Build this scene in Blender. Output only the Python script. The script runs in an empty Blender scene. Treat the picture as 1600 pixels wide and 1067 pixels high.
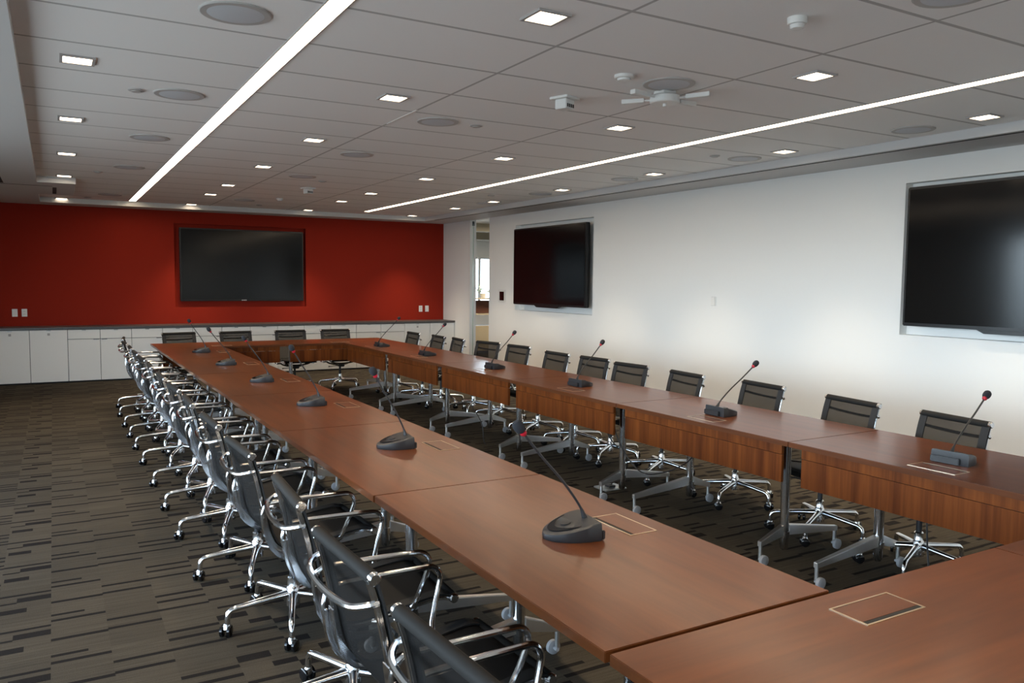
import bpy, bmesh, math, random
from mathutils import Vector, Matrix
random.seed(7)
S = bpy.context.scene
COL = S.collection
PI = math.pi

# ------------------------------------------------------------------ camera, world, light, exposure
CF, CYAW, CPITCH, CROLL, CH = 1246.4, -0.5219, -0.0742, 0.0098, 1.575
def camera():
    cy, sy = math.cos(CYAW), math.sin(CYAW)
    fwd = Vector((-sy, cy, 0)); right = Vector((cy, sy, 0)); up = Vector((0, 0, 1))
    cp, sp = math.cos(CPITCH), math.sin(CPITCH)
    F = fwd*cp + up*sp; U = up*cp - fwd*sp
    cr, sr = math.cos(CROLL), math.sin(CROLL)
    R3 = right*cr + U*sr; U3 = U*cr - right*sr
    cam = bpy.data.cameras.new('camera'); o = bpy.data.objects.new('camera', cam); COL.objects.link(o)
    m = Matrix((R3, U3, -F)).transposed().to_4x4(); m.translation = Vector((0, 0, CH))
    o.matrix_world = m
    cam.sensor_width = 36; cam.lens = CF/1600*36; cam.clip_start = .05; cam.clip_end = 200
    S.camera = o
camera()

WORLD_STR = 6.1
w = bpy.data.worlds.new('sky'); S.world = w; w.use_nodes = True
def sky():
    nt = w.node_tree; bg = nt.nodes['Background']; bg.inputs['Strength'].default_value = WORLD_STR
    tc = nt.nodes.new('ShaderNodeTexCoord'); sp = nt.nodes.new('ShaderNodeSeparateXYZ'); mr = nt.nodes.new('ShaderNodeMapRange')
    mr.inputs['From Min'].default_value = -.5; mr.inputs['From Max'].default_value = .5
    r = nt.nodes.new('ShaderNodeValToRGB'); e = r.color_ramp.elements
    # hazy overcast sky, brightest just above the skyline, over darker city ground
    e[0].position = .0; e[0].color = (.18, .19, .20, 1); e[1].position = 1; e[1].color = (.18, .26, .38, 1)
    for p, c in ((.40, (.24, .265, .28)), (.47, (.45, .54, .62)), (.50, (.72, .86, .98)), (.54, (1.05, 1.22, 1.38)), (.60, (1.15, 1.34, 1.52)), (.65, (.85, 1.02, 1.20)), (.72, (.40, .52, .66))):
        k = e.new(p); k.color = (*c, 1)
    nt.links.new(tc.outputs['Generated'], sp.inputs[0]); nt.links.new(sp.outputs['Z'], mr.inputs['Value']); nt.links.new(mr.outputs[0], r.inputs['Fac']); nt.links.new(r.outputs[0], bg.inputs['Color'])
sky()
S.view_settings.view_transform = 'Standard'; S.view_settings.look = 'None'
S.view_settings.exposure = 1.07; S.view_settings.gamma = 1.0; S.view_settings.use_curve_mapping = False
S.cycles.use_denoising = True
S.cycles.max_bounces = 8; S.cycles.diffuse_bounces = 4; S.cycles.glossy_bounces = 4
S.cycles.transparent_max_bounces = 16; S.cycles.sample_clamp_indirect = 6
S.cycles.caustics_reflective = False; S.cycles.caustics_refractive = False

STRIP_STR = 8.5          # long ceiling strips
STRIP_COL = (1.0, .78, .54)
SPOT_W = 66.0            # each square downlight
SPOT_COL = (1.0, .80, .55)

def portal(name, loc, rot, sx, sy):
    l = bpy.data.lights.new(name, 'AREA'); l.shape = 'RECTANGLE'; l.size = sx; l.size_y = sy; l.cycles.is_portal = True
    o = bpy.data.objects.new(name, l); COL.objects.link(o); o.location = loc; o.rotation_euler = rot
XL, YB, XR, YF = -2.2, -3.0, 6.6, 14.18       # inner faces: window wall, back wall, white wall, red wall
ZC, ZS = 2.7576, 2.685                        # tile ceiling, dropped border
WIN_Y0, WIN_Y1, WIN_Z0, WIN_Z1 = -2.6, 8.2, .08, 2.5
portal('window_daylight', (XL-.02, (WIN_Y0+WIN_Y1)/2, (WIN_Z0+WIN_Z1)/2), (0, -PI/2, 0), WIN_Z1-WIN_Z0, WIN_Y1-WIN_Y0)

# ------------------------------------------------------------------ materials
def new_mat(name):
    m = bpy.data.materials.new(name); m.use_nodes = True
    return m, m.node_tree, m.node_tree.nodes['Principled BSDF']
def flat(name, col, rough=.5, metal=0, spec=.5, bump=0, bscale=200, var=0, vscale=8):
    m, nt, b = new_mat(name)
    b.inputs['Base Color'].default_value = (*col, 1); b.inputs['Roughness'].default_value = rough
    b.inputs['Metallic'].default_value = metal; b.inputs['Specular IOR Level'].default_value = spec
    if bump or var:
        tc = nt.nodes.new('ShaderNodeTexCoord')
    if var:
        n = nt.nodes.new('ShaderNodeTexNoise'); n.inputs['Scale'].default_value = vscale; n.inputs['Detail'].default_value = 4
        nt.links.new(tc.outputs['Object'], n.inputs['Vector'])
        r = nt.nodes.new('ShaderNodeValToRGB')
        r.color_ramp.elements[0].color = (*[c*(1-var) for c in col], 1); r.color_ramp.elements[1].color = (*[min(1, c*(1+var)) for c in col], 1)
        r.color_ramp.elements[0].position = .3; r.color_ramp.elements[1].position = .7
        nt.links.new(n.outputs['Fac'], r.inputs['Fac']); nt.links.new(r.outputs['Color'], b.inputs['Base Color'])
    if bump:
        n2 = nt.nodes.new('ShaderNodeTexNoise'); n2.inputs['Scale'].default_value = bscale
        nt.links.new(tc.outputs['Object'], n2.inputs['Vector'])
        bp = nt.nodes.new('ShaderNodeBump'); bp.inputs['Strength'].default_value = bump; bp.inputs['Distance'].default_value = .002
        nt.links.new(n2.outputs['Fac'], bp.inputs['Height']); nt.links.new(bp.outputs['Normal'], b.inputs['Normal'])
    return m
def emit(name, col, strength):
    m = bpy.data.materials.new(name); m.use_nodes = True; nt = m.node_tree
    nt.nodes.remove(nt.nodes['Principled BSDF'])
    e = nt.nodes.new('ShaderNodeEmission'); e.inputs['Color'].default_value = (*col, 1); e.inputs['Strength'].default_value = strength
    nt.links.new(e.outputs[0], nt.nodes['Material Output'].inputs['Surface'])
    return m
def wood(name, dark, light, axis, rough, spec=.5, freq=1.0, coat=0):
    """veneer with grain running along the object's axis ('x','y' or 'z')"""
    m, nt, b = new_mat(name); N = nt.nodes.new; L = nt.links.new
    tc = N('ShaderNodeTexCoord'); mp = N('ShaderNodeMapping')
    sc = {'x': (1.1, 14, 14), 'y': (14, 1.1, 14), 'z': (16, 16, .7)}[axis]
    mp.inputs['Scale'].default_value = [s*freq for s in sc]
    oi = N('ShaderNodeObjectInfo'); cm = N('ShaderNodeMath'); cm.operation = 'MULTIPLY'; cm.inputs[1].default_value = 37
    L(oi.outputs['Random'], cm.inputs[0]); L(tc.outputs['Object'], mp.inputs['Vector']); L(cm.outputs[0], mp.inputs['Location'])
    n1 = N('ShaderNodeTexNoise'); n1.inputs['Scale'].default_value = 1.0; n1.inputs['Detail'].default_value = 3; n1.inputs['Distortion'].default_value = .5
    n2 = N('ShaderNodeTexNoise'); n2.inputs['Scale'].default_value = 4.5; n2.inputs['Detail'].default_value = 3
    L(mp.outputs[0], n1.inputs['Vector']); L(mp.outputs[0], n2.inputs['Vector'])
    mx = N('ShaderNodeMix'); mx.data_type = 'FLOAT'; mx.inputs[0].default_value = .3
    L(n1.outputs['Fac'], mx.inputs[2]); L(n2.outputs['Fac'], mx.inputs[3])
    r = N('ShaderNodeValToRGB'); e = r.color_ramp.elements
    e[0].position = .33; e[0].color = (*dark, 1); e[1].position = .68; e[1].color = (*light, 1)
    L(mx.outputs[0], r.inputs['Fac']); L(r.outputs['Color'], b.inputs['Base Color'])
    b.inputs['Roughness'].default_value = rough; b.inputs['Specular IOR Level'].default_value = spec
    b.inputs['Coat Weight'].default_value = coat; b.inputs['Coat Roughness'].default_value = .19
    return m

M = {}
M['white_wall'] = flat('white_paint', (.84, .84, .82), .6, bump=.05, bscale=350)
M['red_wall'] = flat('red_paint', (.27, .0205, .010), .8, spec=.1, bump=.05, bscale=350)
M['soffit'] = flat('soffit_paint', (.60, .60, .60), .7)
M['white_lam'] = flat('white_laminate', (.82, .81, .78), .35)
M['grey_top'] = flat('grey_countertop', (.075, .073, .075), .4, var=.2, vscale=60)
M['shadow_grey'] = flat('gap_shade_carcass', (.10, .10, .095), .6)  # white carcass coloured dark so the gaps between fronts look shaded
M['dark_gap'] = flat('dark_gap', (.012, .012, .012), .8)
M['chrome'] = flat('polished_aluminium', (.82, .83, .85), .13, metal=1)
M['satin'] = flat('satin_aluminium', (.80, .81, .82), .32, metal=1)
M['chrome_post'] = flat('chromed_steel', (.62, .63, .65), .16, metal=1)
M['brass'] = flat('champagne_metal', (.74, .62, .45), .3, metal=1)
M['black_plastic'] = flat('black_plastic', (.018, .018, .02), .4)
M['charcoal'] = flat('charcoal_plastic', (.022, .0225, .025), .40, spec=.5)
M['gloss_black'] = flat('gloss_black', (.008, .008, .009), .08)
M['grey_wheel'] = flat('grey_wheel', (.30, .31, .33), .45)
M['black_fabric'] = flat('black_edge_fabric', (.012, .012, .013), .75, bump=.3, bscale=900)
M['roll'] = flat('black_padded_roll', (.016, .015, .014), .7, spec=.15)
M['screen'] = flat('black_screen', (.004, .0045, .005), .12, spec=.34)
M['bezel'] = flat('screen_bezel', (.006, .006, .007), .3)
M['white_plastic'] = flat('white_plastic', (.72, .72, .70), .4)
M['grille'] = flat('speaker_grille', (.60, .63, .67), .6, bump=.4, bscale=1500)
M['speaker_rim'] = flat('speaker_rim', (.46, .45, .44), .5)
M['grey_plate'] = flat('grey_plate', (.40, .38, .37), .5)
M['red_led'] = flat('red_ring', (.42, .010, .025), .35)
M['foam'] = flat('black_foam', (.012, .013, .018), .9, bump=.6, bscale=1200)
M['lens'] = emit('lamp_diffuser', (1.0, .80, .58), 6.0)
M['strip'] = emit('strip_diffuser', STRIP_COL, STRIP_STR)
M['top_y'] = wood('mahogany_top', (.080, .0225, .0058), (.135, .0395, .0102), 'y', .32, .25, coat=.42)
M['apron'] = wood('mahogany_apron', (.085, .0205, .005), (.215, .060, .0125), 'z', .42, .14)
M['edge'] = wood('mahogany_edge', (.05, .014, .006), (.08, .024, .009), 'y', .35, .4)
M['beige'] = flat('beige_board', (.45, .38, .26), .6)
M['brown'] = flat('brown_panel', (.10, .035, .02), .5)
M['taupe'] = flat('taupe_bulkhead', (.30, .27, .20), .7)
M['leaf'] = flat('pale_leaves', (.45, .60, .52), .6)

def mesh_fabric(name, a):
    m, nt, b = new_mat(name); N = nt.nodes.new; L = nt.links.new
    b.inputs['Base Color'].default_value = (.014, .0135, .0135, 1); b.inputs['Roughness'].default_value = .6; b.inputs['Specular IOR Level'].default_value = .14
    t = N('ShaderNodeBsdfTransparent'); t.inputs['Color'].default_value = (.85, .82, .78, 1)
    mx = N('ShaderNodeMixShader'); mx.inputs[0].default_value = a
    L(t.outputs[0], mx.inputs[1]); L(b.outputs[0], mx.inputs[2]); L(mx.outputs[0], nt.nodes['Material Output'].inputs['Surface'])
    return m
M['mesh'] = mesh_fabric('black_mesh_back', .54); M['mesh_seat'] = mesh_fabric('black_mesh_seat', .95)
def glass(name, tint, a):
    m, nt, b = new_mat(name); N = nt.nodes.new; L = nt.links.new
    b.inputs['Base Color'].default_value = (*tint, 1); b.inputs['Roughness'].default_value = .05
    t = N('ShaderNodeBsdfTransparent'); t.inputs['Color'].default_value = (*[.6+.4*c for c in tint], 1)
    mx = N('ShaderNodeMixShader'); mx.inputs[0].default_value = a
    L(t.outputs[0], mx.inputs[1]); L(b.outputs[0], mx.inputs[2]); L(mx.outputs[0], nt.nodes['Material Output'].inputs['Surface'])
    return m
M['glass'] = glass('clear_glass', (.9, .95, .95), .05)
M['green_glass'] = glass('green_edge_glass', (.50, .62, .52), .7)

def carpet():
    m, nt, b = new_mat('striped_carpet'); N = nt.nodes.new; L = nt.links.new
    tc = N('ShaderNodeTexCoord'); sp = N('ShaderNodeSeparateXYZ'); L(tc.outputs['Object'], sp.inputs[0])
    W, P, X0, NC = .2235, .4655, -.498, 8
    def mth(op, a, bb=None, c=None):
        n = N('ShaderNodeMath'); n.operation = op
        for i, v in enumerate((a, bb, c)):
            if v is None: continue
            if isinstance(v, (int, float)): n.inputs[i].default_value = v
            else: L(v, n.inputs[i])
        return n.outputs[0]
    xs = mth('DIVIDE', mth('SUBTRACT', sp.outputs[0], X0), W*NC)
    rep = mth('FLOOR', xs); U = mth('MULTIPLY', mth('FRACT', xs), float(NC))
    ys = mth('ADD', mth('DIVIDE', sp.outputs[1], P), mth('MULTIPLY', rep, .37))
    V = mth('MULTIPLY', mth('FRACT', ys), P)
    st = [(1,0,1,4.09,.012),(1,.35,1,4.015,.03),(1,0,.35,3.985,.010),(1,.05,.55,4.338,.028),
          (2,0,1,3.912,.014),(2,0,1,4.137,.013),(2,0,.62,4.205,.012),
          (3,0,1,4.03,.012),(3,0,1,3.925,.013),
          (4,0,1,4.03,.012),(4,0,1,3.75,.014),(4,0,1,3.67,.014),
          (5,0,.6,4.27,.03),(5,0,1,4.05,.014),(5,.1,1,3.93,.012),(5,.55,1,4.17,.026),
          (6,0,.5,4.12,.028),(6,.5,1,4.235,.028),(6,0,.45,4.355,.027),(6,0,1,4.02,.013),(7,.4,1,4.06,.028),(7,0,.6,4.19,.030),(7,.3,1,4.31,.027),(7,0,1,4.43,.013),
          (0,0,1,4.14,.012),(0,0,1,4.285,.012),(0,.4,1,4.22,.012),(0,0,1,4.086,.012)]
    acc = None
    for c, u0, u1, y, h in st:
        a = mth('COMPARE', U, c+(u0+u1)/2, (u1-u0)/2); v = mth('COMPARE', V, y % P, h)
        k = mth('MULTIPLY', a, v)
        acc = k if acc is None else mth('MAXIMUM', acc, k)
    n = N('ShaderNodeTexNoise'); n.inputs['Scale'].default_value = 240; n.inputs['Detail'].default_value = 3; L(tc.outputs['Object'], n.inputs['Vector'])
    mp = N('ShaderNodeMapping'); mp.inputs['Scale'].default_value = (3, 90, 1); L(tc.outputs['Object'], mp.inputs['Vector'])
    n3 = N('ShaderNodeTexNoise'); n3.inputs['Scale'].default_value = 1.0; n3.inputs['Detail'].default_value = 2; L(mp.outputs[0], n3.inputs['Vector'])
    r = N('ShaderNodeValToRGB'); r.color_ramp.elements[0].color = (.031, .0265, .020, 1); r.color_ramp.elements[1].color = (.083, .071, .053, 1)
    r.color_ramp.elements[0].position = .25; r.color_ramp.elements[1].position = .75
    mixf = N('ShaderNodeMix'); mixf.data_type = 'FLOAT'; mixf.inputs[0].default_value = .5
    L(n.outputs['Fac'], mixf.inputs[2]); L(n3.outputs['Fac'], mixf.inputs[3]); L(mixf.outputs[0], r.inputs['Fac'])
    r2 = N('ShaderNodeValToRGB'); r2.color_ramp.elements[0].color = (.007, .0058, .0055, 1); r2.color_ramp.elements[1].color = (.015, .012, .011, 1)
    L(n.outputs['Fac'], r2.inputs['Fac'])
    # every carpet plank has its own slight tone
    cell = N('ShaderNodeCombineXYZ'); L(mth('FLOOR', mth('DIVIDE', mth('SUBTRACT', sp.outputs[0], X0), W)), cell.inputs[0]); L(mth('FLOOR', mth('MULTIPLY', ys, 1.0)), cell.inputs[1])
    wn = N('ShaderNodeTexWhiteNoise'); wn.noise_dimensions = '2D'; L(cell.outputs[0], wn.inputs['Vector'])
    tone = mth('ADD', mth('MULTIPLY', wn.outputs['Value'], .22), .89)
    tn = N('ShaderNodeVectorMath'); tn.operation = 'SCALE'; L(r.outputs[0], tn.inputs[0]); L(tone, tn.inputs['Scale'])
    mx = N('ShaderNodeMix'); mx.data_type = 'RGBA'; L(acc, mx.inputs[0]); L(tn.outputs[0], mx.inputs[6]); L(r2.outputs[0], mx.inputs[7])
    L(mx.outputs[2], b.inputs['Base Color']); b.inputs['Roughness'].default_value = .95; b.inputs['Specular IOR Level'].default_value = .1
    bp = N('ShaderNodeBump'); bp.inputs['Strength'].default_value = .5; bp.inputs['Distance'].default_value = .004
    L(n.outputs['Fac'], bp.inputs['Height']); L(bp.outputs['Normal'], b.inputs['Normal'])
    return m
M['carpet'] = carpet()

def ceiling_tiles():
    m, nt, b = new_mat('ceiling_tiles'); N = nt.nodes.new; L = nt.links.new
    tc = N('ShaderNodeTexCoord'); sp = N('ShaderNodeSeparateXYZ'); L(tc.outputs['Object'], sp.inputs[0])
    def mth(op, a, bb=None, c=None):
        n = N('ShaderNodeMath'); n.operation = op
        for i, v in enumerate((a, bb, c)):
            if v is None: continue
            if isinstance(v, (int, float)): n.inputs[i].default_value = v
            else: L(v, n.inputs[i])
        return n.outputs[0]
    vy = mth('MULTIPLY', mth('FRACT', mth('DIVIDE', mth('SUBTRACT', sp.outputs[1], 3.461-6.096-.0), .6096)), .6096)
    sy = mth('COMPARE', vy, .3, .2935)      # 1 inside a tile, 0 on the seam
    acc = sy
    for x in (2.225, 3.46):
        c = mth('COMPARE', sp.outputs[0], x, .009)
        acc = mth('MULTIPLY', acc, mth('SUBTRACT', 1.0, c))
    n = N('ShaderNodeTexNoise'); n.inputs['Scale'].default_value = 300; L(tc.outputs['Object'], n.inputs['Vector'])
    r = N('ShaderNodeValToRGB'); r.color_ramp.elements[0].color = (.86, .86, .855, 1); r.color_ramp.elements[1].color = (.92, .92, .91, 1)
    L(n.outputs['Fac'], r.inputs['Fac'])
    mx = N('ShaderNodeMix'); mx.data_type = 'RGBA'; mx.inputs[6].default_value = (.48, .475, .47, 1); L(acc, mx.inputs[0]); L(r.outputs[0], mx.inputs[7])
    L(mx.outputs[2], b.inputs['Base Color']); b.inputs['Roughness'].default_value = .85
    bp = N('ShaderNodeBump'); bp.inputs['Strength'].default_value = .35; bp.inputs['Distance'].default_value = .003
    L(acc, bp.inputs['Height']); L(bp.outputs['Normal'], b.inputs['Normal'])
    return m
M['tiles'] = ceiling_tiles()

# ------------------------------------------------------------------ mesh helpers
class MB:
    def __init__(s): s.v = []; s.f = []
    def add(s, vs, fs):
        b = len(s.v); s.v += [tuple(p) for p in vs]; s.f += [tuple(b+i for i in f) for f in fs]; return s
    def box(s, x0, x1, y0, y1, z0, z1):
        return s.add([(x0,y0,z0),(x1,y0,z0),(x1,y1,z0),(x0,y1,z0),(x0,y0,z1),(x1,y0,z1),(x1,y1,z1),(x0,y1,z1)],
                     [(0,3,2,1),(4,5,6,7),(0,1,5,4),(1,2,6,5),(2,3,7,6),(3,0,4,7)])
    def hexa(s, lo, hi):
        """two quads (4 points each) joined"""
        return s.add(list(lo)+list(hi), [(3,2,1,0),(4,5,6,7),(0,1,5,4),(1,2,6,5),(2,3,7,6),(3,0,4,7)])
    def tube(s, path, r, n=10, caps=True, sq=1.0):
        P = [Vector(p) for p in path]; k = len(P)
        R = r if isinstance(r, (list, tuple)) else [r]*k
        t = [(P[min(i+1,k-1)]-P[max(i-1,0)]).normalized() for i in range(k)]
        a = Vector((0,0,1)) if abs(t[0].z) < .9 else Vector((1,0,0))
        nrm = (a - t[0]*a.dot(t[0])).normalized(); vs = []
        for i in range(k):
            nrm = (nrm - t[i]*nrm.dot(t[i])).normalized(); bn = t[i].cross(nrm)
            for j in range(n):
                an = 2*PI*j/n; vs.append(P[i] + (nrm*math.cos(an)*sq + bn*math.sin(an))*R[i])
        fs = [(i*n+j, i*n+(j+1)%n, (i+1)*n+(j+1)%n, (i+1)*n+j) for i in range(k-1) for j in range(n)]
        if caps: fs += [tuple(range(n-1,-1,-1)), tuple(range((k-1)*n, k*n))]
        return s.add(vs, fs)
    def lathe(s, prof, n=20, M4=None):
        vs = []; k = len(prof)
        for r, z in prof:
            for j in range(n):
                an = 2*PI*j/n; vs.append(Vector((max(r,1e-5)*math.cos(an), max(r,1e-5)*math.sin(an), z)))
        if M4 is not None: vs = [M4 @ p for p in vs]
        fs = [(i*n+j, i*n+(j+1)%n, (i+1)*n+(j+1)%n, (i+1)*n+j) for i in range(k-1) for j in range(n)]
        fs += [tuple(range(n-1,-1,-1)), tuple(range((k-1)*n, k*n))]
        return s.add(vs, fs)
    def ribbon(s, path, d, y0, y1, off=0):
        """solid strip: path of (x,z), thickness list d along the path's normal, from y0 to y1"""
        k = len(path); D = d if isinstance(d, (list, tuple)) else [d]*k; vs = []
        for i, (x, z) in enumerate(path):
            a = Vector(path[max(i-1,0)]); b = Vector(path[min(i+1,k-1)]); t = (b-a).normalized(); nx, nz = -t.y, t.x
            for yy in (y0, y1):
                vs.append((x+nx*off, yy, z+nz*off)); vs.append((x+nx*(off+D[i]), yy, z+nz*(off+D[i])))
        fs = []
        for i in range(k-1):
            o = i*4; p = o+4
            fs += [(o, p, p+1, o+1), (o+2, o+3, p+3, p+2), (o, o+2, p+2, p), (o+1, p+1, p+3, o+3)]
        fs += [(0, 1, 3, 2), ((k-1)*4, (k-1)*4+2, (k-1)*4+3, (k-1)*4+1)]
        return s.add(vs, fs)
    def prism(s, poly, z0, z1):
        n = len(poly)
        return s.add([(x, y, z0) for x, y in poly]+[(x, y, z1) for x, y in poly],
                     [tuple(range(n-1,-1,-1)), tuple(range(n, 2*n))]+[(i, (i+1)%n, n+(i+1)%n, n+i) for i in range(n)])
    def mesh(s, name, mat, bevel=0, seg=2):
        me = bpy.data.meshes.new(name); me.from_pydata(s.v, [], s.f)
        bm = bmesh.new(); bm.from_mesh(me)
        bmesh.ops.recalc_face_normals(bm, faces=bm.faces)
        if bevel: bmesh.ops.bevel(bm, geom=[e for e in bm.edges if len(e.link_faces) == 2 and e.calc_face_angle(0) > .6], offset=bevel, segments=seg, affect='EDGES', clamp_overlap=True)
        bm.to_mesh(me); bm.free()
        for p in me.polygons: p.use_smooth = True
        me.set_sharp_from_angle(angle=math.radians(38))
        me.materials.append(mat); me.update(); return me
    def build(s, name, mat, parent=None, bevel=0, label=None, seg=2):
        o = bpy.data.objects.new(name, s.mesh(name, mat, bevel, seg)); COL.objects.link(o)
        if parent: o.parent = parent
        if label: o['label'] = label
        return o
def tag(o, label, cat, group=None):
    o['label'] = label; o['category'] = cat
    if group: o['group'] = group
    return o
def thing(name, loc, rz, label, cat, group=None):
    o = bpy.data.objects.new(name, None); COL.objects.link(o); o.location = loc; o.rotation_euler = (0, 0, rz); o.empty_display_size = .1
    return tag(o, label, cat, group)
def struct(name, mb, mat, bevel=0):
    o = mb.build(name, mat, None, bevel); o['kind'] = 'structure'; return o
def dup(o, parent=None):
    c = o.copy(); COL.objects.link(c)
    if parent: c.parent = parent
    for ch in list(o.children): dup(ch, c)
    return c
def place(proto, first, loc, rz, label):
    o = proto if first else dup(proto); o.location = loc; o.rotation_euler = (0, 0, rz); o['label'] = label; return o
def arc(c, r, a0, a1, n): return [(c[0]+r*math.cos(a0+(a1-a0)*i/n), c[1]+r*math.sin(a0+(a1-a0)*i/n)) for i in range(n+1)]
def smooth(pts, n=6):
    """Catmull-Rom through points"""
    P = [Vector(p) for p in pts]; P = [2*P[0]-P[1]] + P + [2*P[-1]-P[-2]]; out = []
    for i in range(1, len(P)-2):
        for k in range(n):
            t = k/n; a, b, c, d = P[i-1:i+3]
            out.append(tuple(.5*((2*b)+(c-a)*t+(2*a-5*b+4*c-d)*t*t+(3*b-a-3*c+d)*t**3)))
    out.append(tuple(P[-2])); return out
ORD = ['first','second','third','fourth','fifth','sixth','seventh','eighth','ninth','tenth','eleventh','twelfth','thirteenth','fourteenth','fifteenth']

# ------------------------------------------------------------------ room shell
struct('floor', MB().box(XL-.3, 12.5, YB-.2, 20.5, -.1, 0), M['carpet'])
struct('ceiling', MB().box(XL-.3, XR+.15, YB-.2, YF+.15, ZC+.0002, ZC+.1), M['tiles'])
struct('ceiling_soffit_left', MB().box(XL, -.13, YB, YF, ZS, ZC).box(-.131, .27, 10.9, 12.45, ZS, ZC), M['soffit'])
struct('ceiling_soffit_far', MB().box(-.13, 6.0, 13.72, YF, ZS, ZC), M['soffit'])
struct('ceiling_soffit_right', MB().box(6.0, XR, YB, YF, ZS, ZC), M['soffit'])
struct('trim_1', MB().box(6.045, 6.075, YB, 13.4, ZS-.002, ZS+.01), M['dark_gap'])
struct('trim_2', MB().box(XL, .03, 11.30, 11.325, ZS-.002, ZS+.01).box(.03, .075, 11.45, 12.3, ZS-.002, ZS+.01), M['dark_gap'])
struct('trim_3', MB().box(-.56, -.47, -2.0, 11.22, ZS-.003, ZS+.01), M['dark_gap'])
def wall_x(name, x0, x1, ya, yb, holes, mat, zt=ZC):
    """wall slab in the y-z plane with rectangular holes (y0,y1,z0,z1)"""
    mb = MB(); ys = sorted({ya, yb, *[h[0] for h in holes], *[h[1] for h in holes]})
    for a, b in zip(ys, ys[1:]):
        zz = sorted([(h[2], h[3]) for h in holes if h[0] <= a+1e-6 and h[1] >= b-1e-6]); z = 0
        for z0, z1 in zz:
            if z0 > z: mb.box(x0, x1, a, b, z, z0)
            z = z1
        if z < zt: mb.box(x0, x1, a, b, z, zt)
    return struct(name, mb, mat)
RECESS = [(9.21, 11.39, 1.12, 2.50), (2.30, 4.48, 1.14, 2.485)]
wall_x('wall_right', XR, XR+.12, YB-.1, YF+.1, [(12.30, 13.05, 0, 2.69)]+RECESS, M['white_wall'])
struct('wall_recess', MB().box(XR+.10, XR+.14, 9.1, 11.5, 1.0, 2.6).box(XR+.10, XR+.14, 2.2, 4.6, 1.0, 2.6), M['white_wall'])
mb = MB(); r = (1.745, 3.91, 1.11, 2.485)
mb.box(XL-.1, r[0], YF, YF+.1, 0, ZC).box(r[1], XR, YF, YF+.1, 0, ZC).box(r[0], r[1], YF, YF+.1, 0, r[2]).box(r[0], r[1], YF, YF+.1, r[3], ZC)
mb.box(r[0]-.1, r[1]+.1, YF+.09, YF+.13, r[2]-.1, r[3]+.1)
struct('wall_far', mb, M['red_wall'])
NW = 8; wy = [WIN_Y0+(WIN_Y1-WIN_Y0)*i/NW for i in range(NW+1)]
wall_x('wall_left', XL-.15, XL, YB-.1, YF+.1, [(WIN_Y0, WIN_Y1, WIN_Z0, WIN_Z1)], M['white_wall'])
for i in range(NW):
    a, b = wy[i], wy[i+1]
    o = struct('window_%d' % (i+1), MB().box(XL-.09, XL-.04, a, a+.035, WIN_Z0, WIN_Z1).box(XL-.09, XL-.04, b-.035, b, WIN_Z0, WIN_Z1)
           .box(XL-.09, XL-.04, a, b, WIN_Z0, WIN_Z0+.05).box(XL-.09, XL-.04, a, b, WIN_Z1-.05, WIN_Z1), M['satin'])
    MB().box(XL-.068, XL-.062, a+.03, b-.03, WIN_Z0+.04, WIN_Z1-.04).build('window_pane', M['glass'], o)
struct('wall_back', MB().box(XL-.1, XR+.1, YB-.1, YB, 0, ZC), M['white_wall'])
# the office beyond the doorway
struct('wall_office_side', MB().box(12.3, 12.4, 9.8, 20.3, 0, 2.9).box(XR+.12, 12.4, 9.7, 9.8, 0, 2.9).box(XR+.12, XR+.2, 14.3, 20.3, 0, 2.9), M['white_wall'])
struct('wall_office_window', MB().box(XR+.12, 8.2, 19.0, 19.1, 0, 2.9).box(11.8, 12.4, 19.0, 19.1, 0, 2.9).box(8.2, 11.8, 19.0, 19.1, 0, .92).box(8.2, 11.8, 19.0, 19.1, 2.23, 2.9), M['white_wall'])
struct('ceiling_office', MB().box(XR+.12, 12.4, 9.7, 20.3, 2.9, 3.0), M['soffit'])
struct('trim_4', MB().box(XR+.12, 12.3, 17.6, 18.2, 2.62, 2.9).box(XR+.12, 12.3, 16.2, 16.5, 2.72, 2.9), M['taupe'])
o = struct('window_9', MB().box(8.2, 11.8, 19.02, 19.08, .92, .97).box(8.2, 11.8, 19.02, 19.08, 2.18, 2.23).box(9.86, 9.94, 19.0, 19.08, .92, 2.23).box(8.2, 8.25, 19.02, 19.08, .92, 2.23).box(11.75, 11.8, 19.02, 19.08, .92, 2.23), M['satin'])
MB().box(8.22, 9.88, 19.045, 19.055, .95, 2.2).box(9.92, 11.78, 19.045, 19.055, .95, 2.2).build('window_pane', M['glass'], o)
portal('office_daylight', (10, 19.12, 1.575), (PI/2, 0, PI), 3.6, 1.31)
# frameless glass door standing open into the office, seen nearly edge on
d = struct('door_1', MB().box(0, .95, -.006, .006, .01, 2.62), M['green_glass'])
d.location = (6.66, 13.03, 0); d.rotation_euler = (0, 0, math.radians(61))
MB().box(.0, .16, -.02, .02, 2.59, 2.67).build('door_clamp', M['charcoal'], d)
MB().box(.0, .16, -.02, .02, .005, .09).build('door_clamp', M['charcoal'], d)
struct('trim_5', MB().box(XR-.004, XR+.125, 13.04, 13.10, 0, 2.69), M['white_lam'])
t = thing('office_ceiling_light', (8.6, 14.6, 2.9), 0, 'flat ceiling light in the office beyond the glass door', 'ceiling light')
MB().box(-.3, .3, -.6, .6, -.05, -.0005).build('housing', M['white_plastic'], t)
MB().box(-.28, .28, -.58, .58, -.052, -.0505).build('diffuser', M['lens'], t)
l = bpy.data.lights.new('office_lamp', 'AREA'); l.shape = 'RECTANGLE'; l.size = .5; l.size_y = 1.1; l.energy = 45; l.color = (1, .85, .66)
lo = bpy.data.objects.new('office_lamp', l); COL.objects.link(lo); lo.parent = t; lo.location = (0, 0, -.06)
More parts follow.
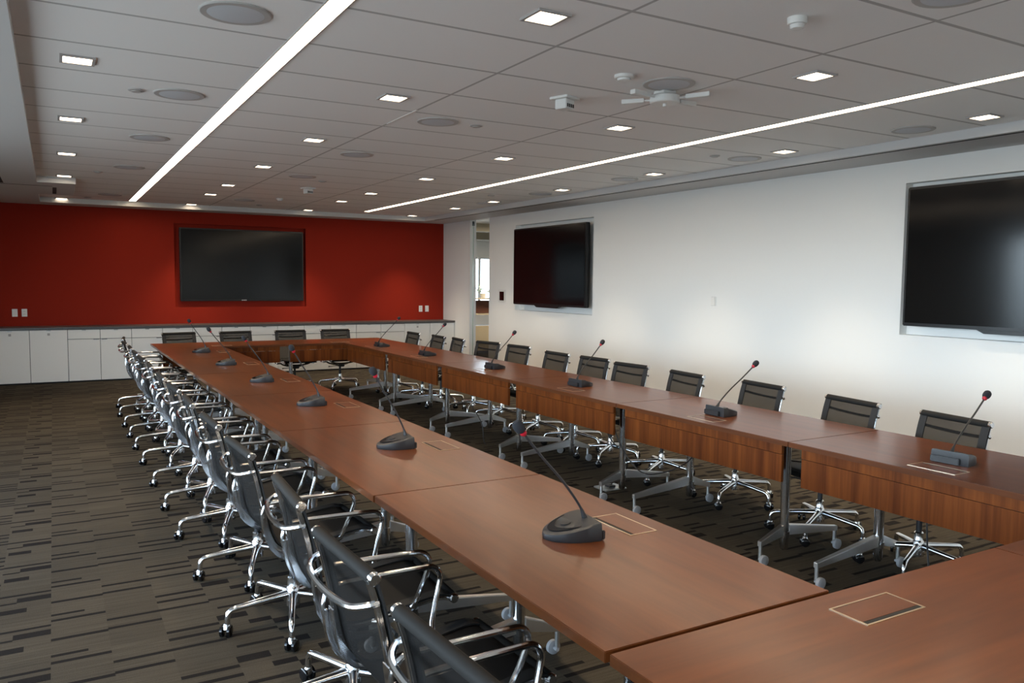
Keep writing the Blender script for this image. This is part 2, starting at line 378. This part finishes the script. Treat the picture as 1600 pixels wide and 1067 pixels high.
# shelf and things in the office
t = thing('shelving_unit', (8.15, 15.55, 0), 0, 'open shelving unit in the office beyond the glass door', 'shelf')
for x in (-.5, .5): MB().box(x-.02, x+.02, -.18, .18, 0, 1.22).build('side_panel', M['brass'], t)
for z in (.08, .86, 1.2): MB().box(-.48, .48, -.18, .18, z, z+.025).build('shelf_board', M['beige'], t)
tag(MB().box(7.85, 8.35, 15.5, 15.55, .886, 1.17).build('framed_picture', M['brown'], None, .01), 'dark brown framed panel standing on the office shelf', 'picture')
tag(MB().box(7.8, 8.4, 15.42, 15.68, .106, .62).build('storage_box', M['beige'], None, .01), 'beige storage box on the bottom shelf in the office', 'box')
t = thing('potted_plant', (8.22, 15.6, 1.2252), 0, 'small pale potted plant on top of the office shelving', 'plant')
MB().lathe([(.05, 0), (.07, .1), (.06, .1)], 14).build('pot', M['white_plastic'], t)
mb = MB()
for i in range(46):
    a = random.random()*2*PI; h = .12+random.random()*.16; rr = .04+random.random()*.24
    c = Vector((math.cos(a)*rr, math.sin(a)*rr*.6, h)); u = Vector((random.uniform(-1,1), random.uniform(-1,1), random.uniform(-.6,.6))).normalized()*.05; v2 = Vector((random.uniform(-1,1), random.uniform(-1,1), random.uniform(-1,1))).normalized()*.022
    mb.add([c-u, c+v2, c+u, c-v2], [(0,1,2,3)])
mb.tube([(0,0,.08),(0,0,.22)], .006, 6)
f = mb.build('foliage', M['leaf'], t)

# ------------------------------------------------------------------ cabinets on the red wall
CYF, CZ = 13.68, .802
def cab_front(mbx, x0, x1, z0, z1): return MB().box(x0+.0035, x1-.0035, CYF-.019, CYF+.011, z0, z1)
def pull(par, xc, z, wd=.055):
    MB().box(xc-wd/2, xc+wd/2, CYF-.034, CYF-.019, z-.004, z+.002).build('handle', M['chrome_post'], par)
def cabinet(kind, x0, x1, label):
    t = thing('base_cabinet', (0, 0, 0), 0, label, 'cabinet', 'white base cabinets below the red wall')
    MB().box(x0+.001, x1-.001, CYF+.012, YF-.003, .02, CZ-.003).build('carcass', M['shadow_grey'], t)
    MB().box(x0+.004, x1-.004, CYF+.02, YF-.01, 0, .02).build('plinth', M['dark_gap'], t)
    if kind == 'tall':
        dd = cab_front(None, x0, x1, .025, CZ-.006).build('door', M['white_lam'], t, .0015); xc = (x0+x1)/2
        pull(dd, xc, CZ-.012)
        MB().box(xc-.017, xc+.017, CYF-.021, CYF-.019, CZ-.085, CZ-.05).build('lock', M['grey_plate'], dd)
    else:
        m = (x0+x1)/2
        for a, b, hx in ((x0, m, m-.055), (m, x1, m+.055)):
            dd = cab_front(None, a, b, .025, .650).build('door', M['white_lam'], t, .0015); pull(dd, hx, .648, .075)
            dw = cab_front(None, a, b, .658, CZ-.008).build('drawer', M['white_lam'], t, .0015); pull(dw, (a+b)/2, CZ-.012)
    return t
cabinet('pair', -1.72, -.81, 'white base cabinet with drawers nearest the window wall')
cabinet('tall', -.81, -.32, 'white tall-door cabinet with lock, nearest the window side, below two outlets')
cabinet('tall', -.32, .17, 'white tall-door cabinet with lock, beside the window-side drawers')
px = [.17, 1.04, 1.93, 2.83, 3.73, 4.66, 5.58]
for i in range(6):
    cabinet('pair', px[i], px[i+1], 'white cabinet with two drawers over two doors, %s from the white wall' % ORD[5-i])
cabinet('tall', 5.58, 6.09, 'white tall-door cabinet with lock, second from the white wall corner')
cabinet('tall', 6.09, 6.592, 'white tall-door cabinet with lock, in the corner against the white wall')
tag(MB().box(-1.74, 6.598, CYF-.035, YF-.002, CZ, .838).build('countertop', M['grey_top'], None, .003), 'long dark grey worktop over the white cabinets', 'countertop')

# ------------------------------------------------------------------ screens
def tv(loc, rz, label, logo=False, bump=True):
    """screen facing local -y, 2.04 wide, 1.2 high, centre at origin"""
    t = thing('wall_television', loc, rz, label, 'television')
    MB().box(-1.02, 1.02, 0, .07, -.605, .605).build('housing', M['bezel'], t, .008)
    MB().box(-.995, .995, -.004, -.0005, -.575, .582).build('display', M['screen'], t)
    if bump: MB().hexa([(-.30,-.001,-.635),(.30,-.001,-.635),(.30,.04,-.635),(-.30,.04,-.635)], [(-.36,-.001,-.6055),(.36,-.001,-.6055),(.36,.04,-.6055),(-.36,.04,-.6055)]).build('lower_lip', M['bezel'], t)
    if logo:
        l = MB()
        for k, ww in ((-.036, .018), (-.012, .012), (.006, .014), (.028, .012)): l.box(k-ww/2, k+ww/2, -.006, -.0045, -.598, -.584)
        l.build('logo', M['white_plastic'], t)
    MB().box(-.35, .35, .0705, .16, -.25, .25).build('wall_mount', M['charcoal'], t)
    return t
tv((2.84, 14.145, 1.815), 0, 'wide black television in a recess on the red wall', True, False)
tv((6.52, 10.295, 1.825), -PI/2, 'black television on the white wall beside the doorway')
tv((6.52, 3.385, 1.83), -PI/2, 'black television on the white wall farther from the doorway')

# ------------------------------------------------------------------ plates on walls
def outlet(loc, rz, label, sw=False):
    t = thing('wall_outlet', loc, rz, label, 'outlet')
    MB().box(-.036, .036, -.006, 0, -.058, .058).build('cover_plate', M['white_plastic'], t, .002)
    if not sw:
        mb = MB()
        for z in (-.022, .022):
            for x in (-.007, .007): mb.box(x-.0015, x+.0015, -.0075, -.006, z-.006, z+.006)
        mb.build('socket', M['dark_gap'], t)
    return t
outlet((-.51, YF, 1.04), 0, 'blank white wall plate on the red wall near the windows', True)
outlet((-.385, YF, 1.04), 0, 'white wall outlet with slots on the red wall near the windows')
outlet((6.12, YF, 1.05), 0, 'white wall outlet with slots on the red wall near the doorway')
outlet((6.25, YF, 1.05), 0, 'blank white wall plate on the red wall near the doorway corner', True)
t = thing('thermostat', (XR, 6.82, 1.378), -PI/2, 'small white control plate alone on the white wall between the televisions', 'thermostat')
MB().box(-.04, .04, -.004, 0, -.055, .055).build('back_plate', M['white_plastic'], t, .001)
MB().box(-.028, .024, -.018, -.0041, -.045, .045).build('dial_box', M['white_lam'], t, .002)
t = thing('touch_panel', (XR, 11.82, 1.34), -PI/2, 'white framed touch panel with dark screen beside the doorway', 'control panel')
MB().box(-.12, .12, -.012, 0, -.105, .105).build('frame', M['white_plastic'], t, .003)
MB().box(-.075, .075, -.0145, -.0121, -.075, .075).build('display', M['screen'], t)

# ------------------------------------------------------------------ ceiling fittings
def spot_data():
    l = bpy.data.lights.new('downlight_lamp', 'SPOT'); l.energy = SPOT_W; l.color = SPOT_COL; l.spot_size = math.radians(78); l.spot_blend = .9; l.shadow_soft_size = .05
    return l
SPOT = spot_data()
def downlight():
    t = thing('square_downlight', (0, 0, 0), 0, '-', 'ceiling light', 'square downlights in the tile ceiling')
    MB().box(-.085, -.070, -.085, .085, -.010, 0).box(.070, .085, -.085, .085, -.010, 0).box(-.070, .070, -.085, -.070, -.010, 0).box(-.070, .070, .070, .085, -.010, 0).build('trim_ring', M['grey_plate'], t)
    MB().box(-.069, .069, -.069, .069, -.004, -.001).build('diffuser', M['lens'], t)
    l = bpy.data.objects.new('downlight_lamp', SPOT); COL.objects.link(l); l.parent = t; l.location = (0, 0, -.02)
    return t
dl = downlight(); first = True
rows = [(.15, [3.1, 5.02, 6.88, 8.8, 10.72, 13.75], 'the row beside the dropped soffit'),
        (1.94, [1.25, 3.1, 4.94, 6.76, 8.62, 10.55, 11.83, 13.6], 'the row just inside the soffit-side strip light'),  # first entry is an unseen downlight, added to brighten the near table
        (3.77, [3.15, 4.95, 6.75, 8.58, 10.42, 11.7, 13.5], 'the row just inside the wall-side strip light'),
        (5.66, [3.27, 5.03, 6.8, 8.6, 10.43, 11.72, 13.5], 'the row along the white wall')]
for x, ys, where in rows:
    n = len(ys)
    for i, y in enumerate(ys):
        place(dl, first, (x, y, ZC), 0, 'square downlight, %s from the red wall in %s' % (ORD[n-1-i], where)); first = False
def strip(x, y1, label):
    t = thing('linear_strip_light', (x, 0, ZC), 0, label, 'strip light', 'long recessed strip lights')
    MB().box(-.052, -.0455, -2.6, y1, -.006, 0).box(.0455, .052, -2.6, y1, -.006, 0).build('housing', M['grey_plate'], t)
    y = 3.461-1.2192*5
    while y < y1-.1:
        MB().box(-.045, .045, y+.004, min(y+1.2152, y1), -.004, -.001).build('diffuser', M['strip'], t); y += 1.2192
    return t
strip(1.09, 13.6, 'long glowing strip light nearer the dropped soffit')
strip(4.69, 13.2, 'long glowing strip light nearer the white wall')
def speaker():
    t = thing('ceiling_speaker', (0, 0, 0), 0, '-', 'speaker', 'round ceiling speakers')
    MB().lathe([(.131, 0), (.155, 0), (.155, -.004), (.150, -.008), (.131, -.008)], 36).build('rim', M['speaker_rim'], t)
    MB().lathe([(.002, -.0005), (.130, -.0005), (.130, -.007), (.09, -.012), (.04, -.014), (.001, -.0145)], 36).build('grille', M['grille'], t)
    return t
sp = speaker(); first = True
for x, ys, where in [(.74, [3.78, 5.6, 7.43, 9.5, 12.74], 'between the soffit and its strip light'), (2.51, [5.5, 7.32, 9.2, 12.42], 'in the middle ceiling, row nearer the soffit'),
                     (3.2, [2.0, 3.73], 'near the ceiling-mounted antenna device'), (5.68, [3.82, 5.52, 7.34, 9.16, 10.7], 'along the white wall')]:
    for i, y in enumerate(ys):
        place(sp, first, (x, y, ZC), 0, 'round ceiling speaker, %s from the red wall, %s' % (ORD[len(ys)-1-i], where)); first = False
def spk():
    t = thing('sprinkler_cover', (0, 0, 0), 0, '-', 'sprinkler', 'small round sprinkler covers')
    MB().lathe([(.048, 0), (.048, -.006), (.038, -.010), (.001, -.010)], 20).build('disc', M['grey_plate'], t)
    MB().lathe([(.030, -.0101), (.030, -.014), (.001, -.014)], 16).build('cap', M['speaker_rim'], t)
    return t
s0 = spk(); first = True
for x, y, where in [(.49, 5.62, 'beside the second nearest speaker by the soffit'), (.47, 10.1, 'by the soffit jog'), (.48, 13.36, 'in the corner by soffit and red wall'), (2.82, 5.48, 'beside a speaker mid-ceiling'),
                 (2.83, 9.5, 'mid-ceiling beyond the white sensor box'), (2.87, 13.07, 'mid-ceiling close to the red wall'), (5.33, 5.55, 'beside a speaker near the white wall'), (5.23, 9.71, 'near the doorway end of the wall-side strip')]:
    place(s0, first, (x, y, ZC), 0, 'small round sprinkler cover %s' % where); first = False
def detector(loc, r, h, label):
    t = thing('smoke_detector', loc, 0, label, 'detector')
    MB().lathe([(r, 0), (r, -h*.45), (r*.93, -h*.6), (r*.7, -h*.62)], 28).build('base', M['white_plastic'], t)
    MB().lathe([(r*.72, -h*.62-.0005), (r*.66, -h), (.001, -h)], 28).build('cap', M['white_plastic'], t)
detector((2.9, 2.53, ZC), .043, .048, 'white round smoke detector on the ceiling tile nearest the camera')
detector((2.86, 3.72, ZC), .055, .03, 'low white round detector beside the ceiling speaker')
detector((2.9, 11.87, ZC), .05, .035, 'tiny white detector on the ceiling toward the red wall')
def sensor():
    t = thing('sensor_box', (0, 0, 0), 0, '-', 'sensor')
    MB().box(-.07, .07, -.07, .07, -.014, 0).build('mounting_plate', M['white_plastic'], t, .002)
    MB().box(-.045, .045, -.045, .045, -.075, -.0145).build('sensor_body', M['white_plastic'], t, .004)
    mb = MB()
    for k in range(4): mb.box(-.036+k*.02, -.024+k*.02, -.047, -.0452, -.066, -.045)
    mb.build('lens_row', M['charcoal'], t)
    return t
sb = sensor()
place(sb, True, (2.88, 4.36, ZC), math.radians(20), 'white box sensor hanging from the ceiling beside the antenna device')
place(sb, False, (2.88, 10.3, ZC), math.radians(20), 'white box sensor hanging from the ceiling toward the red wall')
t = thing('antenna_mount', (3.30, 3.88, ZC), math.radians(0), 'white disc device with four flat paddle arms under the ceiling', 'ceiling device')
MB().lathe([(.03, 0), (.03, -.03), (.085, -.03), (.092, -.036), (.092, -.072), (.086, -.078), (.001, -.078)], 32).build('disc_body', M['white_plastic'], t)
MB().box(-.05, .05, -.05, .05, -.0295, -.0005).build('bracket', M['white_lam'], t, .004)
MB().lathe([(.012, -.0785), (.012, -.095), (.001, -.098)], 12).build('knob', M['white_plastic'], t)
for a in (122, 186, -55, 8):
    ca, sa = math.cos(math.radians(a)), math.sin(math.radians(a)); p = MB()
    def pt(r, q, z): return (ca*r-sa*q, sa*r+ca*q, z)
    p.tube([pt(.085, 0, -.05), pt(.15, 0, -.045)], .006, 8)
    p.hexa([pt(.13,-.017,-.058), pt(.275,-.022,-.056), pt(.275,.022,-.056), pt(.13,.017,-.058)], [pt(.13,-.017,-.034), pt(.275,-.022,-.030), pt(.275,.022,-.030), pt(.13,.017,-.034)])
    p.build('paddle_arm', M['white_plastic'], t, .002)
struct('trim_6', MB().box(2.215, 2.235, 5.22, 5.78, ZC-.004, ZC-.0005), M['white_lam'])

# ------------------------------------------------------------------ tables
def make_table():
    """module, long axis local y (1.508), apron on the local -x side"""
    t = thing('conference_table', (0, 0, 0), 0, '-', 'table', 'mahogany tables forming one big rectangle')
    H = .7525
    MB().box(-.3815, .3815, -H, H, .709, .737).build('tabletop', M['top_y'], t, .002)
    ap = MB().box(-.352, -.334, -.688, .688, .500, .652).build('apron', M['apron'], t, .001)
    MB().box(-.354, -.334, -.688, .688, .655, .7085).build('apron_fascia', M['apron'], ap, .001)
    # power port let into the top
    fr = MB()
    x0, x1, y0, y1, wd = -.31, -.195, -.115, .115, .005
    fr.box(x0, x0+wd, y0, y1, .7371, .7385).box(x1-wd, x1, y0, y1, .7371, .7385).box(x0+wd, x1-wd, y0, y0+wd, .7371, .7385).box(x0+wd, x1-wd, y1-wd, y1, .7371, .7385)
    pp = fr.build('power_port', M['brass'], t)
    MB().box(x0+wd+.001, x1-wd-.015, y0+wd+.001, y1-wd-.001, .7371, .738).build('port_lid', M['top_y'], pp)
    MB().box(x1-wd-.0145, x1-wd-.0005, y0+wd+.001, y1-wd-.001, .7371, .7374).build('port_slot', M['dark_gap'], pp)
    for yy, pxx, xa, xb in ((-.565, -.17, -.37, .28), (.560, .14, -.37, .33)):
        lg = MB()
        lg.lathe([(.026, .70), (.026, .17), (.031, .168), (.031, .135), (.024, .13), (.024, .07), (.018, .06)], 18, Matrix.Translation((pxx, yy, 0)))
        lg.box(pxx-.12, pxx+.12, yy-.03, yy+.03, .70, .7085)
        leg = lg.build('leg', M['chrome_post'], t)
        for xe in (xa, xb):
            sgn = 1 if xe > pxx else -1
            ft = MB()
            ft.hexa([(pxx+sgn*.02, yy-.019, .145), (xe, yy-.013, .105), (xe, yy+.013, .105), (pxx+sgn*.02, yy+.019, .145)],
                    [(pxx+sgn*.02, yy-.019, .205), (xe, yy-.013, .135), (xe, yy+.013, .135), (pxx+sgn*.02, yy+.019, .205)])
            ft.tube([(xe-sgn*.012, yy, .12), (xe-sgn*.012, yy, .035)], .011, 10)
            ft.build('foot', M['satin'], leg, .003)
            ca = MB(); Rm = Matrix.Translation((xe-sgn*.016, yy, .03)) @ Matrix.Rotation(PI/2, 4, 'X')
            ca.lathe([(.001, .012), (.024, .012), (.030, .015), (.030, .033), (.024, .036), (.001, .036)], 22, Rm)
            ca.lathe([(.008, -.012), (.008, .0119)], 10, Rm)
            ca.build('caster', M['grey_wheel'], leg)
    return t
tb = make_table(); first = True
RX, LX, Y0, MODL = 3.771, 1.449, 1.4136, 1.508
for i in range(6):
    y = Y0+MODL*(i+.5)
    place(tb, first, (RX+.0, y-.004, 0), 0, 'mahogany table, %s from the red wall in the row facing the white wall' % ORD[5-i]); first = False
lx = [0, -.004, -.002, .004, .002, 0]
for i in range(6):
    y = Y0+MODL*(i+.5)
    place(tb, False, (LX+lx[i], y+.002, 0), PI, 'mahogany table, %s from the red wall in the row by the open carpet' % ORD[5-i])
for x, lab in ((1.8395, 'mahogany end table at the near end, its corner by the open carpet'), (3.3810, 'mahogany end table at the near end, toward the white wall')):
    place(tb, False, (x, Y0-.010-.3815, 0), -PI/2, lab).scale = (1, 1.0225, 1)
for x, lab in ((1.8395, 'mahogany end table nearest the cabinets, on the open carpet side'), (3.3810, 'mahogany end table nearest the cabinets, toward the white wall')):
    place(tb, False, (x, Y0+6*MODL+.003+.3815, 0), PI/2, lab).scale = (1, 1.0225, 1)

# ------------------------------------------------------------------ chairs
def make_chair():
    """faces local +x, swivel axis through the origin"""
    t = thing('swivel_chair', (0, 0, 0), 0, '-', 'chair')
    prof = smooth([(.235,.448),(.19,.460),(.10,.450),(0,.433),(-.09,.420),(-.150,.424),(-.195,.452),(-.222,.51),(-.240,.59),(-.258,.68),(-.277,.765),(-.298,.835)], 4)
    k = len(prof); ib = next(i for i, p in enumerate(prof) if p[0] < -.195)
    seatp, backp = prof[:ib+1], prof[ib:]
    HW = .205
    MB().ribbon(seatp, .004, -HW, HW).build('seat', M['mesh_seat'], t)
    MB().ribbon(backp, .004, -HW, HW).build('backrest', M['mesh'], t)
    for s in (-1, 1):
        y0, y1 = (HW-.030, HW+.017) if s > 0 else (-HW-.017, -HW+.030)
        MB().ribbon(prof, .006, y0, y1, -.0075).build('edge_band', M['black_fabric'], t)
        dep = [.014+.016*math.exp(-((i-ib+2)/6.0)**2) for i in range(k)]
        ya, yb = (HW-.010, HW+.012) if s > 0 else (-HW-.012, -HW+.010)
        MB().ribbon(prof, dep, ya, yb, .0045).build('side_frame', M['chrome'], t, .004)
        fl = prof[ib-7:ib+9]; y2, y3 = sorted((s*(HW-.020), s*(HW+.024)))
        MB().ribbon(fl, [.004+.007*math.sin(PI*i/(len(fl)-1)) for i in range(len(fl))], y2, y3, .018).build('frame_flange', M['chrome'], t, .003)
    def roll(c, nm):
        ro = MB().tube([(c[0], -.212, c[1]), (c[0], .212, c[1])], .018, 14).build(nm, M['roll'], t)
        for s in (-1, 1):
            MB().tube([(c[0], s*.2125, c[1]), (c[0], s*.224, c[1]), (c[0], s*.228, c[1])], [.0175, .0175, .013], 14).build('end_cap', M['chrome'], ro)
    roll((-.300, .840), 'top_roll'); roll((.238, .443), 'front_roll')
    # bowed spreader behind the back
    MB().tube(smooth([(-.285,-.212,.775),(-.312,-.205,.770),(-.345,-.15,.758),(-.356,0,.752),(-.345,.15,.758),(-.312,.205,.770),(-.285,.212,.775)], 5), .0095, 8).build('back_bow', M['chrome'], t)
    for nm, xx, zz in (('seat_spreader', -.12, .408), ('seat_spreader', .09, .434)):
        MB().tube(smooth([(xx,-.205,zz),(xx*.8,-.15,zz-.035),(xx*.4,-.05,zz-.055),(xx*.4,.05,zz-.055),(xx*.8,.15,zz-.035),(xx,.205,zz)], 4), .011, 8).build(nm, M['chrome'], t)
    MB().box(-.075, .085, -.045, .045, .325, .365).build('tilt_mechanism', M['black_plastic'], t, .008)
    MB().tube([(.02,-.03,.345),(.03,-.17,.340),(.03,-.20,.338)], [.005,.005,.009], 8).build('lever', M['black_plastic'], t)
    for s in (-1, 1):
        p = [(-.266, s*.256, .560), (-.270, s*.258, .600), (-.262, s*.260, .630), (-.240, s*.263, .646), (-.20, s*.265, .650), (-.05, s*.267, .650), (.085, s*.267, .648)]
        p += [(.085+.042*math.sin(a), s*.267, .606+.042*math.cos(a)) for a in [PI/2*j/6*1.17 for j in range(1, 7)]]
        p += [(.105, s*.258, .53), (.086, s*.242, .47), (.078, s*.222, .442)]
        rear = smooth([(-.02,.398),(-.09,.396),(-.155,.404),(-.208,.432),(-.240,.485),(-.256,.540),(-.262,.590)], 4)
        ya, yb = sorted((s*.238, s*.268))
        MB().tube([(-.03, s*.20, .403), (-.045, s*.255, .401)], .011, 8).ribbon(rear, [.010+.006*math.sin(PI*i/(len(rear)-1)) for i in range(len(rear))], ya, yb).tube(p, .0098, 10).build('armrest', M['chrome'], t, .0025)
    MB().lathe([(.030, .085), (.030, .165), (.026, .172), (.0245, .175), (.0245, .215), (.020, .22)], 18).build('hub', M['chrome'], t)
    MB().lathe([(.0155, .2205), (.0155, .3245)], 14).build('gas_lift', M['black_plastic'], t)
    for j in range(5):
        a = 2*PI*j/5; ca, sa = math.cos(a), math.sin(a)
        def P(r, z, q=0): return (ca*r-sa*q, sa*r+ca*q, z)
        lg = MB().tube([P(.026,.140), P(.08,.136), P(.16,.129), P(.252,.120), P(.274,.116), P(.288,.104), P(.2935,.082), P(.294,.058)], [.019,.0165,.0150,.0138,.0134,.0128,.0122,.0130], 10).build('leg', M['chrome'], t)
        cs = MB(); R2 = Matrix.Translation(P(.294+.006, .0265)) @ Matrix.Rotation(a+.5*((j*7)%5-2), 4, 'Z') @ Matrix.Rotation(PI/2, 4, 'X')
        for o in (-.024, .008): cs.lathe([(.001, o), (.022, o), (.026, o+.003), (.026, o+.013), (.022, o+.016), (.001, o+.016)], 16, R2)
        cobj = cs.build('caster', M['gloss_black'], lg)
        hd = MB().tube([P(.294,.0575), P(.2955,.044), P(.298,.034)], [.0135,.019,.0195], 12)
        hd.build('caster_hood', M['chrome'], lg)
    for c in t.children:                    # the swivel axis sits toward the back of the seat
        if not c.name.startswith(('leg', 'hub', 'gas_lift', 'tilt')): c.location.x = .07
    return t
ch = make_chair(); first = True
def chair(x, y, rz, label, group, spin):
    global first
    o = place(ch, first, (x, y, 0), rz, label); o['group'] = group
    for c in o.children:
        if c.name.startswith('leg'): c.rotation_euler = (0, 0, spin)
    first = False
Lc = [1.42, 2.06, 2.75, 3.60, 4.34, 5.10, 5.79, 6.50, 7.30, 8.02, 8.64, 9.27, 10.0, 10.70]
for i, y in enumerate(Lc):
    chair(.92+(.03 if i == 13 else -.03 if i < 2 else 0), y, math.radians([3, 2, -3, 2, 1, -2, 2, 0, -2, 3, 1, -2, 2, -6][i]), 'black mesh chair on the open carpet side of the tables, %s from the red wall' % ORD[13-i], 'chairs along the open carpet side', PI/5+random.uniform(-.05, .05))
Rc = [(4.40,2.59,9),(4.45,3.29,9),(4.55,4.12,7),(4.52,4.90,6),(4.54,5.65,-4),(4.60,6.29,-3),(4.57,6.91,0),(4.66,7.85,-5),(4.61,8.50,-12),(4.52,9.14,7),(4.50,9.70,3),(4.46,10.45,0)]
for i, (xb, y, a) in enumerate(Rc):
    rz = PI-math.radians(a); chair(xb-.05+.23*math.cos(rz), y+.23*math.sin(rz), rz, 'black mesh chair between the tables and white wall, %s from the red wall' % ORD[11-i], 'chairs along the white wall', PI/5+random.uniform(-.12, .12))
for i, (x, a) in enumerate([(1.50, 12), (2.22, 8), (2.95, 0), (3.61, 0)]):
    chair(x, 11.55-.23, -PI/2+math.radians(a), 'black mesh chair backing onto the white cabinets, %s from the white wall side' % ORD[3-i], 'chairs in front of the cabinets', PI/5+random.uniform(-.12, .12))

# ------------------------------------------------------------------ microphones
def make_mic():
    """user side is local +x"""
    t = thing('desk_microphone', (0, 0, 0), 0, '-', 'microphone', 'gooseneck conference microphones on the tables')
    # D-shaped wedge: flat rear at x=-.065, rounded front
    n = 22; outline = [(-.065, -.088)] + [(-.03+.135*math.cos(a), .088*math.sin(a)*1.0) for a in [-PI/2+PI*i/n for i in range(n+1)]] + [(-.065, .088)]
    def topz(x): return .024+.036*min(1, max(0, (.105-x)/.15))
    b = MB(); m = len(outline)
    rings = [[(x*.97, y*.97, 0) for x, y in outline], [(x, y, .008) for x, y in outline], [(x*.985, y*.985, topz(x)-.006) for x, y in outline], [(x*.93-.003, y*.93, topz(x)) for x, y in outline]]
    vs = [p for r in rings for p in r]; fs = [tuple(range(m-1,-1,-1))]
    for q in range(3): fs += [(q*m+i, q*m+(i+1)%m, (q+1)*m+(i+1)%m, (q+1)*m+i) for i in range(m)]
    cidx = len(vs); vs.append((0, 0, topz(0)+.001)); fs += [(3*m+i, 3*m+(i+1)%m, cidx) for i in range(m)]
    b.add(vs, fs).build('base', M['charcoal'], t)
    # glossy curved control band on the sloping top
    g = MB(); aa = [-1.25+2.5*i/16 for i in range(17)]; gv = []
    for a in aa:
        w_ = .011*math.cos(a*1.15)+.002
        for rr in (.088-w_, .088+w_*.6):
            x, y = -.035+rr*1.28*math.cos(a), rr*.80*math.sin(a); gv.append((x, y, topz(x)+.0022))
    g.add(gv, [(2*i, 2*i+1, 2*i+3, 2*i+2) for i in range(16)]).build('control_band', M['gloss_black'], t)
    MB().lathe([(.017, .0), (.017, .003), (.001, .0035)], 18, Matrix.Translation((.025, 0, topz(.025)+.0005)) @ Matrix.Rotation(.2, 4, 'Y')).build('talk_button', M['black_plastic'], t)
    MB().box(-.079, -.0655, -.05, .085, .003, .033).build('connector_block', M['black_plastic'], t, .003)
    return t
def mic(proto, first, loc, rz, head, label):
    """head: offset of the capsule from the base in local (x, z)"""
    o = proto if first else dup(proto)
    o.location = loc; o.rotation_euler = (0, 0, rz); o['label'] = label
    hx, hz = head; x0, z0 = -.045, .055
    d = Vector((hx-x0, 0, hz-z0)); u = d.normalized()
    pts = smooth([(x0, 0, z0), (x0+d.x*.10, 0, z0+d.z*.16), (x0+d.x*.38, 0, z0+d.z*.45), (x0+d.x*.72, 0, z0+d.z*.74), (hx, 0, hz)], 6)
    rad = [.0105-.0062*min(1, i/5) for i in range(len(pts))]
    nk = MB().tube(pts, rad, 8).build('gooseneck', M['black_plastic'], o)
    q = Vector((hx, 0, hz)); Q = Matrix.Translation(q) @ u.to_track_quat('Z', 'Y').to_matrix().to_4x4()
    MB().lathe([(.006, -.001), (.010, .004), (.0115, .007), (.0115, .012), (.008, .0135)], 14, Q).build('light_ring', M['red_led'], nk)
    MB().lathe([(.009, .0137), (.0145, .018), (.018, .027), (.019, .037), (.0175, .048), (.012, .056), (.001, .059)], 16, Q).build('foam_windscreen', M['foam'], nk)
    return o
mc = make_mic()
protos = [mc] + [dup(mc) for _ in range(11)]
Lm = [(1.475, 2.15), (1.49, 3.75), (1.495, 5.29), (1.48, 6.69), (1.46, 8.16), (1.46, 9.68)]
Lh = [(1.300, 1.115), (1.383, 1.125), (1.378, 1.125), (1.357, 1.10), (1.32, 1.09), (1.348, 1.10)]
for i, ((x, y), (hx, hz)) in enumerate(zip(Lm, Lh)):
    mic(protos[i], True, (x, y, .7372), PI+math.radians([-8, -5, -4, -6, 0, 3][i]), (x-hx, hz-.737-.03), 'desk microphone with red ring on the open-carpet-side row, %s from the red wall' % ORD[5-i])
Rm = [(3.72, 2.20), (3.71, 3.73), (3.715, 5.32), (3.705, 6.76), (3.66, 8.28), (3.63, 9.65)]
Rh = [(3.965, 1.05), (3.955, 1.065), (3.905, 1.09), (3.895, 1.085), (3.85, 1.09), (3.838, 1.10)]
for i, ((x, y), (hx, hz)) in enumerate(zip(Rm, Rh)):
    mic(protos[6+i], True, (x, y, .7372), math.radians([5, -3, 3, 2, 0, 0][i]), (hx-x, hz-.737-.03), 'desk microphone with red ring on the white-wall-side row, %s from the red wall' % ORD[5-i])

# ------------------------------------------------------------------ cables and floor box
def cable(pts, label):
    tag(MB().tube(smooth(pts, 8), .0045, 7).build('power_cable', M['black_plastic']), label, 'cable', 'black cables under the tables')
cable([(3.46, 4.72, .70), (3.53, 4.69, .45), (3.62, 4.60, .30), (3.66, 4.66, .15), (3.66, 4.80, .06), (3.68, 4.84, .03)], 'black cable dropping from the table to the metal floor box')
cable([(3.50, 4.62, .66), (3.52, 4.56, .44), (3.60, 4.42, .24), (3.55, 4.10, .30), (3.52, 3.80, .46), (3.50, 3.74, .66)], 'black cable looping under the table beside the metal floor box')
cable([(3.50, 7.42, .66), (3.50, 7.40, .45), (3.54, 7.26, .36), (3.56, 7.02, .36), (3.58, 6.8, .20), (3.60, 6.76, .006), (3.75, 6.7, .006)], 'black cable hanging in the gap between aprons toward the red wall')
cable([(3.9, 2.45, .66), (3.86, 2.42, .40), (3.84, 2.38, .12), (3.80, 2.30, .01), (3.70, 2.18, .008), (3.75, 1.95, .008)], 'black cable lying on the carpet under the table nearest the camera')
t = thing('floor_box', (3.68, 4.86, 0), 0, 'flat metal floor outlet box in the carpet under the tables', 'floor box')
MB().box(-.10, .10, -.08, .08, .0, .012).build('cover', M['satin'], t, .003)
MB().box(-.03, .03, -.03, .03, .0125, .025).build('flap', M['charcoal'], t, .002)
